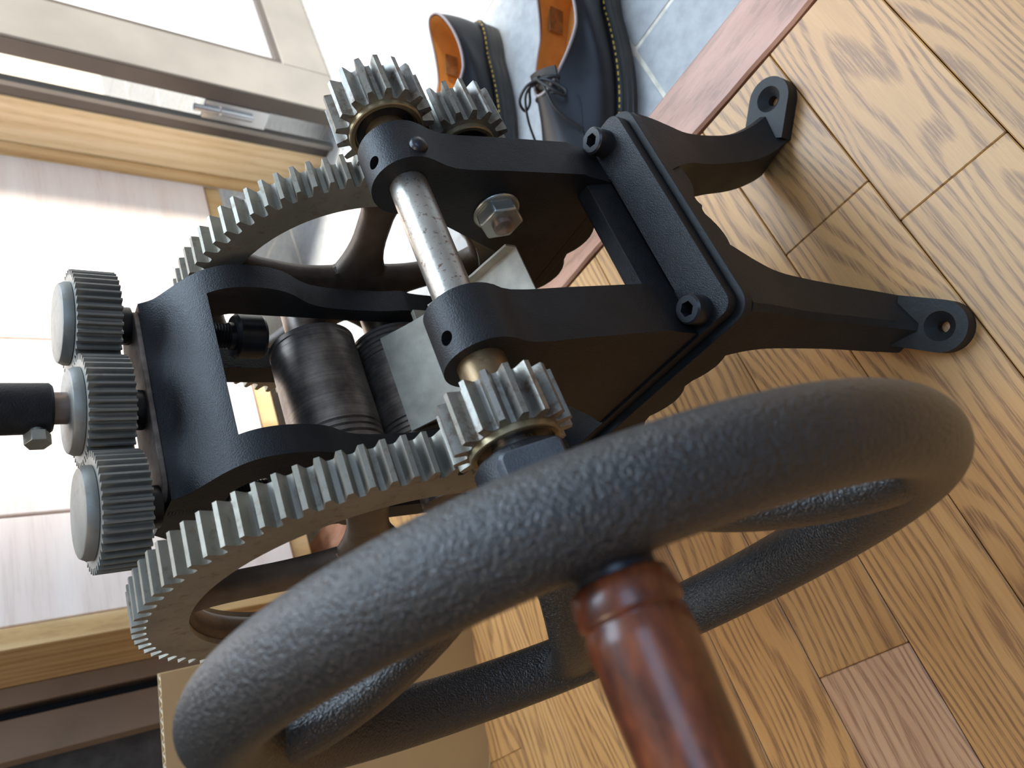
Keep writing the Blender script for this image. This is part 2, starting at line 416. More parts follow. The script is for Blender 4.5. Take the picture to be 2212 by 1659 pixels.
# ================================================================== SETTING
# ---- wooden floor: planks run along X, rows across Y
floor = MB().box(-1.4, 0.360, -0.9, 1.10, -0.05, -0.0065).build('floor', SUB, None, 0)
tag(floor, 'golden oak plank floor under the rolling mill', 'floor', kind='structure')
ROW = [-0.0146 + 0.0692 * k for k in range(-13, 17)]
known = {(-0.0146 + 0.0692): None}
rr = random.Random(3)
for i in range(len(ROW) - 1):
    y0, y1 = ROW[i], ROW[i + 1]
    k = i - 13
    ends = {1: [0.2037], 2: [0.2379, -0.46], 4: [-0.007, -0.62], 3: [-0.30], 0: [-0.12], 5: [-0.21]}.get(k)
    if ends is None: ends = [rr.uniform(-0.5, 0.25)]
    x = min(ends)
    while x > -1.0: x -= rr.uniform(0.45, 0.75); ends.append(x)
    xs = sorted([e for e in ends if -1.35 < e < 0.33] + [-1.4, 0.3612])
    for a, b in zip(xs[:-1], xs[1:]):
        pink = (k == 4 and b < 0.0 and a > -0.7)
        pl = MB().box(a + 0.00015, b - 0.00015, y0 + 0.0003, y1 - 0.0003, -0.0065, 0.0)
        o = pl.build('plank', OAK_P if pink else OAK, floor, 0)
        md = o.modifiers.new('bevel', 'BEVEL'); md.width = 0.0007; md.segments = 1
        if pink: tag(o, 'pinkish oak plank end')

# ---- step edge (kamachi)
kb = MB()
ys = [-0.9 + 0.02 * i for i in range(101)]
loops = []
for y in ys:
    e = 0.0005 * sin(y * 41) + 0.0004 * sin(y * 97 + 1)
    loops.append([(0.3622 + e, y, -0.12), (0.3622 + e, y, 0.001), (0.3645 + e, y, 0.0028), (0.4095, y, 0.0028), (0.4125, y, 0.0), (0.4125, y, -0.12)])
kb.loft(loops)
trim1 = kb.build('trim_1', KAMA, None, 30)
tag(trim1, 'pinkish brown wooden step edge between plank floor and entrance tiles', 'step edge', kind='structure')

# ---- entrance tiles
TZ = -0.12
tf = MB().box(0.4127, 12.0, -4.0, 12.0, TZ - 0.05, TZ - 0.0009).build('floor', GROUT, None, 0)
tag(tf, 'grey stone tiles of the lower entrance floor', 'floor', kind='structure')
PT = 0.2544
tx = [0.589 + PT * k for k in range(-1, 11)]; ty = [0.2533 + PT * k for k in range(-6, 8)]
for a, b in zip(tx[:-1], tx[1:]):
    for c, d in zip(ty[:-1], ty[1:]):
        g = 0.0026; x0 = max(a, 0.4127) + g; x1 = b - g
        MB().prism(rrect(x0, x1, c + g, d - g, 0.002, 2), 'Z', TZ - 0.003, TZ).build('tile', TILE, tf, 30)

# ---- shoe cabinet
CY = 0.93
cab = thing('shoe_cabinet', (0.69, CY + 0.18, 0.0), 'wall-hung shoe cabinet with pale pinkish wooden doors, above the entrance tiles', 'cabinet')
MB().box(0.328, 1.051, CY + 0.022, CY + 0.36, 0.052, 1.10).build('carcass', YWOOD, cab, 0)
for a, b in ((0.3285, 0.457), (0.457, 0.708), (0.708, 1.050)):
    MB().box(a + 0.0015, b - 0.0015, CY, CY + 0.02, 0.067, 1.09).build('door', CABDOOR, cab, 30, bev=0.0015)
MB().box(0.328, 1.051, CY + 0.004, CY + 0.022, 0.040, 0.0645).build('base_rail', YWOOD, cab, 0, bev=0.001)
MB().box(0.304, 0.3272, CY - 0.005, CY + 0.36, 0.03, 1.10).build('side_panel', YWOOD, cab, 0, bev=0.001)

# ---- left wall with dark trims beyond the cabinet end
wl = MB().box(-1.4, 0.300, 1.085, 1.15, -0.02, 2.3)
wl = wl.build('wall_left', DARKWALL, None, 0); tag(wl, 'dark wall beside the shoe cabinet behind the cardboard box', 'wall', kind='structure')
MB().box(0.282, 0.3035, 1.055, 1.085, 0.0, 2.2).build('trim_strip', BROWNTRIM, wl, 0, bev=0.001)
MB().box(0.268, 0.282, 1.08, 1.086, 0.0, 2.2).build('shadow_gap', HOLE, wl, 0)
MB().box(0.224, 0.268, 1.055, 1.085, 0.0, 2.2).build('trim_strip', BROWNTRIM, wl, 0, bev=0.001)
tb = MB().box(0.3, 1.10, 1.305, 1.36, -0.12, 2.3).build('wall_back', WALLW, None, 0)
tag(tb, 'pale wall behind the shoe cabinet', 'wall', kind='structure')

# ---- entrance door: jamb, frame and open leaf
jm = MB().box(1.05, 1.074, 0.825, 0.905, TZ, 2.2).build('trim_2', JAMBW, None, 0, bev=0.002)
tag(jm, 'light oak door jamb between the shoe cabinet and the open door', 'door jamb', kind='structure')
MB().box(1.046, 1.074, 0.905, 0.9285, TZ, 2.2).build('jamb_shade_strip', YWOOD, jm, 0)  # darker wood strip added to paint the jamb's shadow side
MB().box(1.052, 1.070, 0.803, 0.825, TZ, 2.2).build('metal_frame', ALU_D, jm, 0, bev=0.002)
MB().box(1.044, 1.056, 0.794, 0.803, TZ, 2.2).build('metal_frame_lip', ALU, jm, 0, bev=0.001)
dr = thing('door_1', (1.25, 0.74, TZ), 'grey brown metal entrance door standing open with frosted glass pane', 'door', kind='structure')
DY0, DY1, DZ = 0.727, 0.757, TZ + 0.006
MB().box(1.05, 1.150, DY0, DY1, DZ, 2.1).build('stile', ALU, dr, 0, bev=0.002)
MB().box(1.049, 1.0505, DY0 + 0.004, DY1, DZ + 0.002, 2.1).build('stile_edge', ALU_D, dr, 0)
MB().box(1.150, 1.80, DY0, DY1, DZ, -0.030).build('bottom_rail', ALU, dr, 0, bev=0.002)
MB().box(1.80, 1.90, DY0, DY1, DZ, 2.1).build('stile', ALU, dr, 0, bev=0.002)
bd = MB()
bd.box(1.150, 1.160, DY0 + 0.002, DY0 + 0.012, -0.030, 2.0); bd.box(1.160, 1.80, DY0 + 0.002, DY0 + 0.012, -0.030, -0.020)
bd.build('glazing_bead', ALU_D, dr, 0, bev=0.001)
MB().box(1.155, 1.80, DY0 + 0.012, DY0 + 0.020, -0.028, 2.0).build('glass_pane', GLASS, dr, 0)
hb = MB().box(1.047, 1.052, 0.757, 0.790, 0.005, 0.105); hb.lathe([(0, 0.006), (0.05, 0.006)], (1.045, 0.772, 0.03), (0, 0, 1), 16)
hb.lathe([(0, 0.0055), (0.038, 0.0055)], (1.045, 0.772, 0.082), (0, 0, 1), 16)
hb.build('hinge', ALU_H, dr, 30)
wr = MB().box(1.06, 1.16, -5.5, -0.24, TZ, 4.6).build('wall_right', WALLW, None, 0)  # out of view; height and doorway edge set to block the sun
tag(wr, 'unseen off-white wall on the far side of the entrance doorway, stretched to block the sun', 'wall', kind='structure')

# ---- folded cardboard panel standing on edge
BX = Vector((0.1824, 0.6838, 0)); BD = Vector((-0.94, 0.342, 0)).normalized(); BN = Vector((0.342, 0.94, 0)).normalized()
bx = thing('cardboard_panel', BX + BD * 0.30, 'tan corrugated cardboard panel standing on its edge, pale fluting bare along the top', 'cardboard')
BW, BH, BT, LT = 0.62, 0.306, 0.0100, 0.0009
def bpt(u, w, z): return BX + BD * u + BN * w + Vector((0, 0, z))
def bslab(u0, u1, w0, w1, z0, z1):
    m = MB(); vs = [bpt(u, w, z) for u in (u0, u1) for w in (w0, w1) for z in (z0, z1)]
    return m.add(vs, [(0, 1, 3, 2), (4, 6, 7, 5), (0, 4, 5, 1), (2, 3, 7, 6), (0, 2, 6, 4), (1, 5, 7, 3)])
for w0, u0, u1, z0 in ((0, 0.0, 0.165, 0.0), (0, 0.1655, BW, 0.0), (BT - LT, 0.0, BW, 0.0)):
    bslab(u0, u1, w0, w0 + LT, z0, BH).build('cardboard_liner', CARD, bx, 0)
n = int(BW / 0.0085) * 8; pts = []
for k in range(n + 1):
    pts.append((k / n * BW, LT + 0.0006 + (BT - 2 * LT - 0.0012) * (0.5 + 0.5 * sin(2 * pi * k / 8))))
outl = [(u, w - 0.0006) for u, w in pts] + [(u, w + 0.0006) for u, w in reversed(pts)]
fl = MB(); m = len(pts)
vs = [bpt(u, w + d, z) for u, w in pts for d in (-0.0006, 0.0006) for z in (0.01, BH - 0.0002)]
fs = []
for i in range(m - 1):
    a, b = 4 * i, 4 * i + 4
    fs += [(a, b, b + 1, a + 1), (a + 2, a + 3, b + 3, b + 2), (a + 1, b + 1, b + 3, a + 3)]
fl.add(vs, fs).build('fluting', CARDE, bx, 0)
vs = [bpt(u, 0.0, z) for u, z in ((0.17, 0), (0.23, 0))]
fd = MB().prism([(0.150, 0.0), (0.60, 0.0), (0.60, 0.052), (0.235, 0.024), (0.165, 0.004)], 'Y', -0.0012, -0.0002)
fd.v = [tuple(bpt(x, y, z)) for x, y, z in fd.v]
fd.build('torn_flap', CARD, bx, 0)

# ================================================================== ROLLING MILL
XC = 0.2325
mill = thing('rolling_mill', (XC, 0.30, 0.0), 'black cast iron hand-cranked rolling mill with exposed grey gears, standing on plank floor', 'rolling mill')
SH = (0.2195, 0.2715)        # drive shaft axis (y, z)
UR = (0.358, 0.272); LR = (0.356, 0.218)   # upper / lower roll axes

# ---- stand: flange ring, skirts, legs
FZ0, FZ1, FZ2 = 0.1375, 0.1442, 0.152
st = MB()
SX0, SX1, SY0, SY1 = 0.156, 0.307, 0.1615, 0.452
st.prism(rrect(SX0, SX1, SY0, SY1, 0.011), 'Z', FZ0, FZ1, [rrect(0.188, 0.2745, 0.205, 0.43, 0.004)[::-1]])
def wav(t, amp=0.004): return amp * sin(t * 2 * pi)
def skirt_x(x0, x1, y0, y1, prof):   # runs along X, prof(t)->z
    n = 40; o = [(x0 + (x1 - x0) * k / n, prof(k / n)) for k in range(n + 1)] + [(x1, FZ0 + 0.001), (x0, FZ0 + 0.001)]
    st.prism(o, 'Y', y0, y1)
def skirt_y(y0, y1, x0, x1, prof):
    n = 60; o = [(y0 + (y1 - y0) * k / n, prof(k / n)) for k in range(n + 1)] + [(y1, FZ0 + 0.001), (y0, FZ0 + 0.001)]
    st.prism(o, 'X', x0, x1)
def front_prof(t):
    # apron of round lobes with cusps between them
    s = abs(t - 0.5) * 2
    return (0.1300 if s < 0.5 else 0.1270) - 0.0085 * abs(sin(pi * (s * 2.0 - 0.15))) ** 0.8
def side_prof(t):
    y = 0.168 + 0.278 * t
    return 0.1215 - 0.0095 * abs(sin(pi * (y - 0.267) / 0.036)) ** 0.75
skirt_x(0.163, 0.300, 0.1640, 0.1740, front_prof); skirt_x(0.163, 0.300, 0.440, 0.4495, front_prof)
skirt_y(0.170, 0.446, 0.1590, 0.1870, side_prof); skirt_y(0.170, 0.446, 0.2885, 0.3035, side_prof)
stand = st.build('stand', IRON_B, mill, 35, bev=0.0014)
def leg(sx, sy):
    cx, cy = XC, 0.307
    # corner path given for the near front leg as (x, y, z, width)
    path = [(0.1578, 0.1628, 0.138, 0.051), (0.1578, 0.1630, 0.122, 0.042), (0.1580, 0.1640, 0.106, 0.035), (0.1580, 0.165, 0.088, 0.0305), (0.1558, 0.163, 0.065, 0.0282),
            (0.152, 0.159, 0.042, 0.0265), (0.146, 0.153, 0.025, 0.0255), (0.140, 0.147, 0.013, 0.024), (0.1385, 0.1455, 0.010, 0.0235)]
    P = spline([Vector(p[:3]) for p in path], 4); Wd = [p[0] for p in spline([Vector((p[3], 0, 0)) for p in path], 4)]
    cx = 0.2315
    m = MB(); loops = []
    for p, w in zip(P, Wd):
        # section plane tilts with the path at the foot
        k = max(0, min(1, (0.06 - p.z) / 0.05)); dz = -0.45 * k * w
        x, y, z = p
        def pt(a, b): return (x + a, y + b, max(0.0, z + dz * (a + b) / (2 * w) * 2 * 0.9))
        ch = 0.003
        loops.append([pt(ch, 0), pt(w, 0), pt(w, w), pt(0, w), pt(0, ch)])
    m.loft(loops)
    # foot pad: stadium with countersunk hole
    fx, fy, R = 0.1345, 0.1385, 0.0150
    d = Vector((1, 1, 0)).normalized()
    out = []
    for k in range(25):
        a = radians(135 + 180 * k / 24); out.append((fx + R * cos(a), fy + R * sin(a)))
    out += [(fx + d.x * 0.026 + R * 0.7071, fy + d.y * 0.026 - R * 0.7071), (fx + d.x * 0.026 - R * 0.7071, fy + d.y * 0.026 + R * 0.7071)]
    m.prism(out, 'Z', 0.0, 0.011)
    m.v = [(cx + sx * (v[0] - cx), cy + sy * (v[1] - cy), v[2]) for v in m.v]
    o = m.build('leg', IRON_B, stand, 40, bev=0.0012)
    hx, hy = cx + sx * (fx - cx), cy + sy * (fy - cy)
    cut(o, MB().lathe([(-0.0135, 0.0030), (-0.0055, 0.0034), (0.0012, 0.0098), (0.006, 0.0098)], (hx, hy, 0.011), (0, 0, 1), 28))
    return o
for sx in (1, -1):
    for sy in (1, -1): leg(sx, sy)

# ---- base flange of the mill: front cross bar + side rails, two layers
fb = MB()
fb.prism(rrect(0.1600, 0.3028, 0.1655, 0.447, 0.0075), 'Z', FZ1 + 0.0012, FZ2, [rrect(0.188, 0.2735, 0.190, 0.425, 0.002)[::-1]])
rl = []
for k in range(17):
    t = k / 16; x = 0.1800 + (0.2990 - 0.1800) * t; e = min(1, min(t, 1 - t) / 0.14); tz = 0.1555 + 0.0110 * (1 - (1 - e) ** 2)
    rl.append([(x, 0.1915, 0.128), (x, 0.1915, 0.1525), (x, 0.1960, tz), (x, 0.2050, tz), (x, 0.2075, tz - 0.003), (x, 0.2075, 0.128)])
fb.loft(rl)
base = fb.build('base_flange', IRON, mill, 35, bev=0.0016)
for bxx, byy in ((0.1705, 0.1825), (0.2925, 0.1815)):
    s = MB().lathe([(-0.004, 0.0078), (0.0098, 0.0078), (0.0108, 0.0068), (0.0108, 0.0)], (bxx, byy, FZ2), (0, 0, 1), 36)
    o = s.build('cap_screw', CAP, mill, 40)
    hexo = [(bxx + 0.0041 * cos(radians(60 * k + 12)), byy + 0.0041 * sin(radians(60 * k + 12))) for k in range(6)]
    cut(o, MB().prism(hexo, 'Z', FZ2 + 0.0035, FZ2 + 0.02))

# ---- side plates with bearing hubs
def side_plate(x0, x1, hx0, hx1, hz, holex, rivet):
    cy_, cz_ = SH[0], hz
    prof = []
    prof += [(cy_ + 0.0175, cz_ - 0.010), (0.2425, 0.235), (0.2500, 0.212), (0.2570, 0.190), (0.2660, 0.170), (0.2760, FZ2 - 0.001)]
    prof += [(0.1905, FZ2 - 0.001), (0.1900, 0.1680), (0.1893, 0.1740), (0.1977, 0.2215), (0.2020, 0.2430), (0.2030, 0.2520), (0.2025, 0.2580), (cy_ - 0.0187, cz_ - 0.0055)]
    arc = circle(cy_, cz_, 0.0193, 28, radians(192), radians(-30))
    pl = prof + arc
    m = MB().prism(pl, 'X', hx0, hx1)
    o = m.build('side_plate', IRON, mill, 35, bev=0.0012)
    a = radians(101)
    d = Vector((0, cos(a), sin(a)))
    c0 = Vector((holex, cy_, cz_))
    cut(o, MB().lathe([(0.010, 0.0034), (0.025, 0.0034)], c0, d, 20),
        MB().prism(circle(cy_, SH[1], 0.01005, 40), 'X', hx0 - 0.01, hx1 + 0.01))
    MB().lathe([(0.0101, 0.0033), (0.0106, 0.0033)], c0, d, 20).build('oil_hole_shade', HOLE, o, 0)  # near-black disc inside the cut hole paints its shade
    if rivet:
        a = radians(176); d = Vector((0, cos(a), sin(a)))
        MB().lathe([(0.014, 0.0048), (0.0200, 0.0048), (0.0214, 0.0040), (0.0223, 0.0022), (0.0226, 0.0)], (holex, cy_, cz_), d, 20).build('grub_pin', CAP, o, 50)
    return o
side_plate(0.1655, 0.1875, 0.1615, 0.1915, 0.2690, 0.1715, False)
side_plate(0.2735, 0.2960, 0.2705, 0.2965, 0.2712, 0.2785, True)

# ---- roll housing: yoke and two columns in one casting
front = [(0.3240, FZ2), (0.3236, 0.206), (0.3215, 0.220), (0.3236, 0.2343), (0.3246, 0.257), (0.3238, 0.2756), (0.3207, 0.2872),
         (0.3150, 0.2975), (0.3118, 0.3075), (0.3110, 0.3224), (0.3135, 0.3350), (0.3190, 0.3443), (0.3270, 0.3515), (0.3380, 0.3585), (0.3455, 0.3635), (0.3500, 0.3700)]
fp = [tuple(p[:2]) for p in spline([Vector((a, b, 0)) for a, b in front], 4)]
back = [(0.389, 0.3700), (0.398, 0.360), (0.402, 0.345), (0.402, FZ2)]
house = MB().prism(fp + back, 'X', 0.1730, 0.2925).build('roll_housing', IRON, mill, 35, bev=0.0022, seg=3)
slot = rrect(0.3345, 0.3860, 0.160, 0.3430, 0.019, 8)
cut(house, MB().box(0.1890, 0.2765, 0.29, 0.43, 0.05, 0.3440), MB().prism(slot, 'X', 0.10, 0.36))
MB().prism(rrect(0.176, 0.293, 0.3515, 0.383, 0.010), 'Z', 0.3695, 0.3725).build('machined_pad', PAD, house, 35, bev=0.0008)

# ---- rolls
def roll(axis, mat):
    p = [(0.158, 0.0), (0.158, 0.013), (0.1905, 0.013), (0.1905, 0.0245), (0.1922, 0.0260), (0.1965, 0.0260), (0.1975, 0.0248), (0.1985, 0.0260), (0.2010, 0.0260),
         (0.2018, 0.0250), (0.2026, 0.0260), (0.2050, 0.0260), (0.2058, 0.0252), (0.2066, 0.0262), (0.2640, 0.0262), (0.2646, 0.0257), (0.2680, 0.0257),
         (0.2686, 0.0262), (0.2716, 0.0262), (0.2738, 0.0235), (0.2738, 0.0130), (0.306, 0.0130), (0.306, 0.0)]
    return MB().lathe(p, (0, axis[0], axis[1]), (1, 0, 0), 72).build('roller', mat, mill, 35)
roll(UR, ROLL)
LOWROLL = MB(); p = []
x = 0.1905
p = [(0.158, 0.0), (0.158, 0.013), (0.1905, 0.013), (0.1905, 0.0262)]
for xa in [0.193 + 0.0035 * k for k in range(5)] + [0.256 + 0.0035 * k for k in range(5)]:
    p += [(xa, 0.0262), (xa + 0.0006, 0.0252), (xa + 0.0014, 0.0252), (xa + 0.0020, 0.0262)]
p += [(0.2738, 0.0262), (0.2738, 0.0130), (0.306, 0.0130), (0.306, 0.0)]
LOWROLL.lathe(p, (0, LR[0], LR[1]), (1, 0, 0), 72).build('roller', ROLL, mill, 35)

# ---- press screws, press blocks, adjusting gears on top
GX = (0.1775, 0.2335, 0.2885); GY = 0.365
g0 = None
for gi, gx in enumerate(GX):
    sx = {0: 0.1800, 1: 0.2335, 2: 0.2845}[gi]
    if gi != 1:
        pr = [(0.318, 0.0)]
        z = 0.318
        while z < 0.372:
            pr += [(z, 0.0066), (z + 0.0008, 0.0074), (z + 0.0016, 0.0066)]; z += 0.0017
        pr += [(0.380, 0.0070), (0.380, 0.0)]
        MB().lathe(pr, (sx, GY, 0), (0, 0, 1), 28).build('press_screw', CAP, mill, 60)
        MB().lathe([(0.2985, 0.0), (0.2985, 0.0120), (0.3005, 0.0135), (0.3145, 0.0135), (0.3162, 0.0120), (0.3162, 0.0085), (0.3190, 0.0080), (0.3190, 0.0)],
                   (sx, GY, 0), (0, 0, 1), 32).build('press_block', CAP, mill, 35)
    else:
        MB().lathe([(0.369, 0.0), (0.369, 0.008), (0.379, 0.008), (0.379, 0.0)], (sx, GY, 0), (0, 0, 1), 28).build('press_screw', CAP, mill, 60)
    ph = 0.0 if gi != 1 else pi / 40
    m = MB().prism(gear_outline(gx, GY, 40, 0.0288, 0.0257, ph), 'Z', 0.3805, 0.4015)
    ag = m.build('adjusting_gear', SMALLG, mill, 25, bev=0.0)
    cap = MB().lathe([(0.4018, 0.0), (0.4018, 0.0222), (0.4040, 0.0222), (0.4066, 0.0208), (0.4070, 0.0200), (0.4070, 0.0)], (gx, GY, 0), (0, 0, 1), 56)
    cap.build('gear_boss', SMALLG, ag, 35)
    MB().lathe([(0.3722, 0.0), (0.3722, 0.0105), (0.3810, 0.0105), (0.3810, 0.0)], (gx, GY, 0), (0, 0, 1), 32).build('gear_collar', CAP, ag, 35)
MB().lathe([(0.4065, 0.0), (0.4065, 0.0079), (0.416, 0.0079), (0.416, 0.0)], (0.2335, 0.362, 0), (0, 0, 1), 32).build('spindle', RUSTROD, mill, 35)
hs = MB().lathe([(0.4135, 0.0085), (0.4135, 0.0112), (0.4148, 0.0124), (0.490, 0.0124), (0.4915, 0.0112), (0.4915, 0.0)], (0.2335, 0.362, 0), (0, 0, 1), 40).build('handle_socket', IRON, mill, 35)
hx = [(0.362 + 0.0058 * cos(radians(60 * k + 30)), 0.4205 + 0.0058 * sin(radians(60 * k + 30))) for k in range(6)]
hbm = MB().prism(hx, 'X', 0.2135, 0.2190); hbm.prism(circle(0.362, 0.4205, 0.003, 16), 'X', 0.2190, 0.2235)
hbm.build('hex_bolt', ZINC, hs, 30, bev=0.0006)

# ---- drive shaft
MB().lathe([(0.064, 0.0), (0.064, 0.0098), (0.3380, 0.0098), (0.3392, 0.0086), (0.3392, 0.0)], (0, SH[0], SH[1]), (1, 0, 0), 48).build('drive_shaft', SHAFT, mill, 35)

# ---- pinions
def pinion(c, x0, x1, phase, ro=0.0265, ring_side=-1, rr_=0.0198):
    rr = ro - 0.0062
    m = MB().prism(gear_outline(c[0], c[1], 17, ro, rr, phase), 'X', x0, x1)
    o = m.build('pinion', PIN, mill, 25)
    xr = x0
    MB().lathe([(xr + 0.0006, 0.0), (xr + 0.0006, rr_), (xr - 0.0028, rr_), (xr - 0.0032, rr_ - 0.0006), (xr - 0.0032, rr_ - 0.0025), (xr - 0.0012, rr_ - 0.0034), (xr - 0.0012, 0.0)],
               (0, c[0], c[1]), (1, 0, 0), 56).build('collar_ring', RING, o, 30)
    return o
def ringcore(c, x, r, mat, parent):
    MB().lathe([(x - 0.0013, 0.0), (x - 0.0013, r), (x - 0.0003, r), (x - 0.0003, 0.0)], (0, c[0], c[1]), (1, 0, 0), 40).build('hub_face', mat, parent, 30)
MB().lathe([(0.142, 0.0), (0.142, 0.0112), (0.1650, 0.0112), (0.1650, 0.0)], (0, SH[0], SH[1]), (1, 0, 0), 40).build('bronze_sleeve', BRASSR, mill, 35)
MB().lathe([(0.294, 0.0), (0.294, 0.0112), (0.314, 0.0112), (0.314, 0.0)], (0, SH[0], SH[1]), (1, 0, 0), 40).build('bronze_sleeve', BRASSR, mill, 35)
pn = pinion(SH, 0.1205, 0.1440, radians(115.2)); ringcore(SH, 0.1205, 0.0158, CAP, pn)
pf = pinion(SH, 0.3115, 0.3375, radians(95.3)); ringcore(SH, 0.3115, 0.0158, CAP, pf)
ID = (0.2190, 0.2215)
pi_ = pinion(ID, 0.3115, 0.3375, radians(100.0), 0.0262, -1, 0.0175); ringcore(ID, 0.3115, 0.0135, CAP, pi_)
MB().lathe([(0.297, 0.0), (0.297, 0.0085), (0.336, 0.0085), (0.336, 0.0)], (0, ID[0], ID[1]), (1, 0, 0), 32).build('idler_stud', CAP, mill, 35)
NU = (0.2255, 0.2125)
nm = MB().prism([(NU[0] + 0.0127 * cos(radians(60 * k + 8)), NU[1] + 0.0127 * sin(radians(60 * k + 8))) for k in range(6)], 'X', 0.2605, 0.2695)
nm.lathe([(0.2690, 0.0136), (0.2712, 0.0136)], (0, NU[0], NU[1]), (1, 0, 0), 32)
MBn = nm.build('hex_nut', ZINC, mill, 30, bev=0.0016)
MB().lathe([(0.2565, 0.0), (0.2565, 0.0042), (0.2575, 0.0058), (0.2740, 0.0058), (0.2740, 0.0)], (0, NU[0], NU[1]), (1, 0, 0), 24).build('stud_end', RUSTROD, MBn, 40)

# ---- big drive gears with spoked webs
def drive_gear(c, x0, x1, n, ro, phase, spoke0, face, hub_r=0.029):
    rr = ro - 0.0064; rin = ro * 0.788
    m = MB().prism(gear_outline(c[0], c[1], n, ro, rr, phase), 'X', x0, x1, [circle(c[0], c[1], rin, 96)[::-1]])
    o = m.build('drive_gear', GEAR, mill, 25)
    w = MB(); xm = (x0 + x1) / 2
    # rounded inner rim lip, spokes and hub
    ring = []
    for k in range(96):
        a = 2 * pi * k / 96; ring.append(Vector((xm, c[0] + (rin + 0.0005) * cos(a), c[1] + (rin + 0.0005) * sin(a))))
    w.tube(ring, 1.0, 12, closed=True, flat=((x1 - x0) * 0.36, 0.0045, Vector((1, 0, 0))))
    w.build('rim_web', SPOKE, o, 60)
    for k in range(5):
        a = spoke0 + 2 * pi * k / 5; d = Vector((0, cos(a), sin(a)))
        pts = []; rad = []
        for i in range(13):
            t = i / 12; r = 0.012 + (rin + 0.002 - 0.012) * t
            pts.append(Vector((xm, c[0], c[1])) + d * r)
            rad.append(1.0 + 1.2 * max(0, (0.55 - t) / 0.55) ** 2 + 0.9 * max(0, (t - 0.75) / 0.25) ** 2)
        sp = MB(); T = d; u = Vector((1, 0, 0)); wv = T.cross(u)
        loops = []
        for p_, q in zip(pts, rad):
            loops.append([p_ + u * (0.0068 * cos(th) * (abs(cos(th)) ** -0.35 if abs(cos(th)) > 1e-3 else 1)) * 1.0
                          + wv * (0.0100 * q * sin(th)) for th in [2 * pi * j / 16 for j in range(16)]])
        sp.loft(loops); sp.build('spoke', SPOKE, o, 60)
    MB().lathe([(xm - 0.0072, 0.013), (xm - 0.0072, hub_r - 0.010), (xm - 0.004, hub_r - 0.002), (xm, hub_r), (xm + 0.004, hub_r - 0.002), (xm + 0.0072, hub_r - 0.010), (xm + 0.0072, 0.013)],
               (0, c[0], c[1]), (1, 0, 0), 56).build('gear_hub', SPOKE, o, 40)
    return o
drive_gear((0.3582, 0.2735), 0.1220, 0.1420, 80, 0.1171, radians(101.6), radians(83), -1)
drive_gear((0.3455, 0.2385), 0.3015, 0.3205, 74, 0.1082, radians(121.3), radians(26), 1)

# ---- feed plate in front of the rolls
fpz = [(0.3330, 0.2390), (0.3100, 0.2220), (0.2750, 0.2035), (0.2580, 0.1980), (0.2410, 0.1930)]
sp_ = spline([Vector((a, b, 0)) for a, b in fpz], 6)
top = [(p.x, p.y) for p in sp_]; bot = [(p.x + 0.0006, p.y - 0.0014) for p in reversed(sp_)]
fpm = MB().prism(top + bot, 'X', 0.1950, 0.2620)
lip = [(p.x, p.y + 0.007) for p in sp_[8:]]
fpm.prism([(p.x, p.y) for p in sp_[8:]] + lip[::-1], 'X', 0.2608, 0.2622)
fpm.build('feed_plate', SHEET, mill, 35)
MB().box(0.2600, 0.2755, 0.3190, 0.3225, 0.190, 0.218).build('guard_strip', SHEET, mill, 0, bev=0.0005)
MB().box(0.1900, 0.2100, 0.3215, 0.3235, 0.175, 0.205).build('guard_strip', SHEET, mill, 0, bev=0.0005)

# ---- hand wheel
WC = Vector((0.0465, 0.2140, 0.2740)); WR, WT = 0.1267, 0.0133
ex = Vector((1, -0.006, -0.0007)).normalized(); e1 = Vector((0, 0, 1)).cross(ex).normalized(); e2 = ex.cross(e1)
def wp(phi, r, dx=0.0): return WC + ex * dx + (e1 * cos(phi) + e2 * sin(phi)) * r
rim = MB().tube([wp(2 * pi * k / 144, WR) for k in range(144)], WT, 40, closed=True)
wheel = rim.build('handwheel', IRON_W, mill, 60)
tag(wheel, 'thick black textured handwheel rim')
for k in range(4):
    a = radians((46, 136, 219, 325)[k]); pts = []; rad = []
    n = 16
    loops = []
    for i in range(n + 1):
        t = i / n; r = 0.012 + (WR - 0.004 - 0.012) * t
        w = 0.0118 + 0.0120 * max(0, (t - 0.72) / 0.28) ** 2 + 0.003 * max(0, 0.3 - t) / 0.3
        th = 0.0085 - 0.0015 * sin(t * pi)
        c = wp(a, r, -0.002 + 0.044 * (1 - t) ** 2.1); tang = (-e1 * sin(a) + e2 * cos(a))
        loops.append([c + ex * th * cos(q) + tang * w * sin(q) for q in [2 * pi * j / 20 for j in range(20)]])
    MB().loft(loops).build('spoke', IRON_W, wheel, 60)
MB().lathe([(0.066, 0.010), (0.066, 0.0175), (0.069, 0.0205), (0.1110, 0.0205), (0.1130, 0.0190), (0.1130, 0.010)],
           (0, SH[0], SH[1]), (1, 0, 0), 56).build('wheel_hub', IRON, wheel, 40)
# flat boss for the set screw, on the camera side of the hub
bn = radians(150); bd_ = Vector((0, cos(bn), sin(bn))); bt = Vector((0, -sin(bn), cos(bn)))
loops = []
for t, w, l in ((0.010, 0.0135, 0.0130), (0.0235, 0.0130, 0.0125), (0.0250, 0.0118, 0.0113)):
    c = Vector((0.0960, SH[0], SH[1])) + bd_ * t
    loops.append([c + Vector((1, 0, 0)) * a + bt * b for a, b in rrect(-l, l, -w, w, 0.003, 4)])
MB().loft(loops).build('hub_boss', BOSS, wheel, 40)
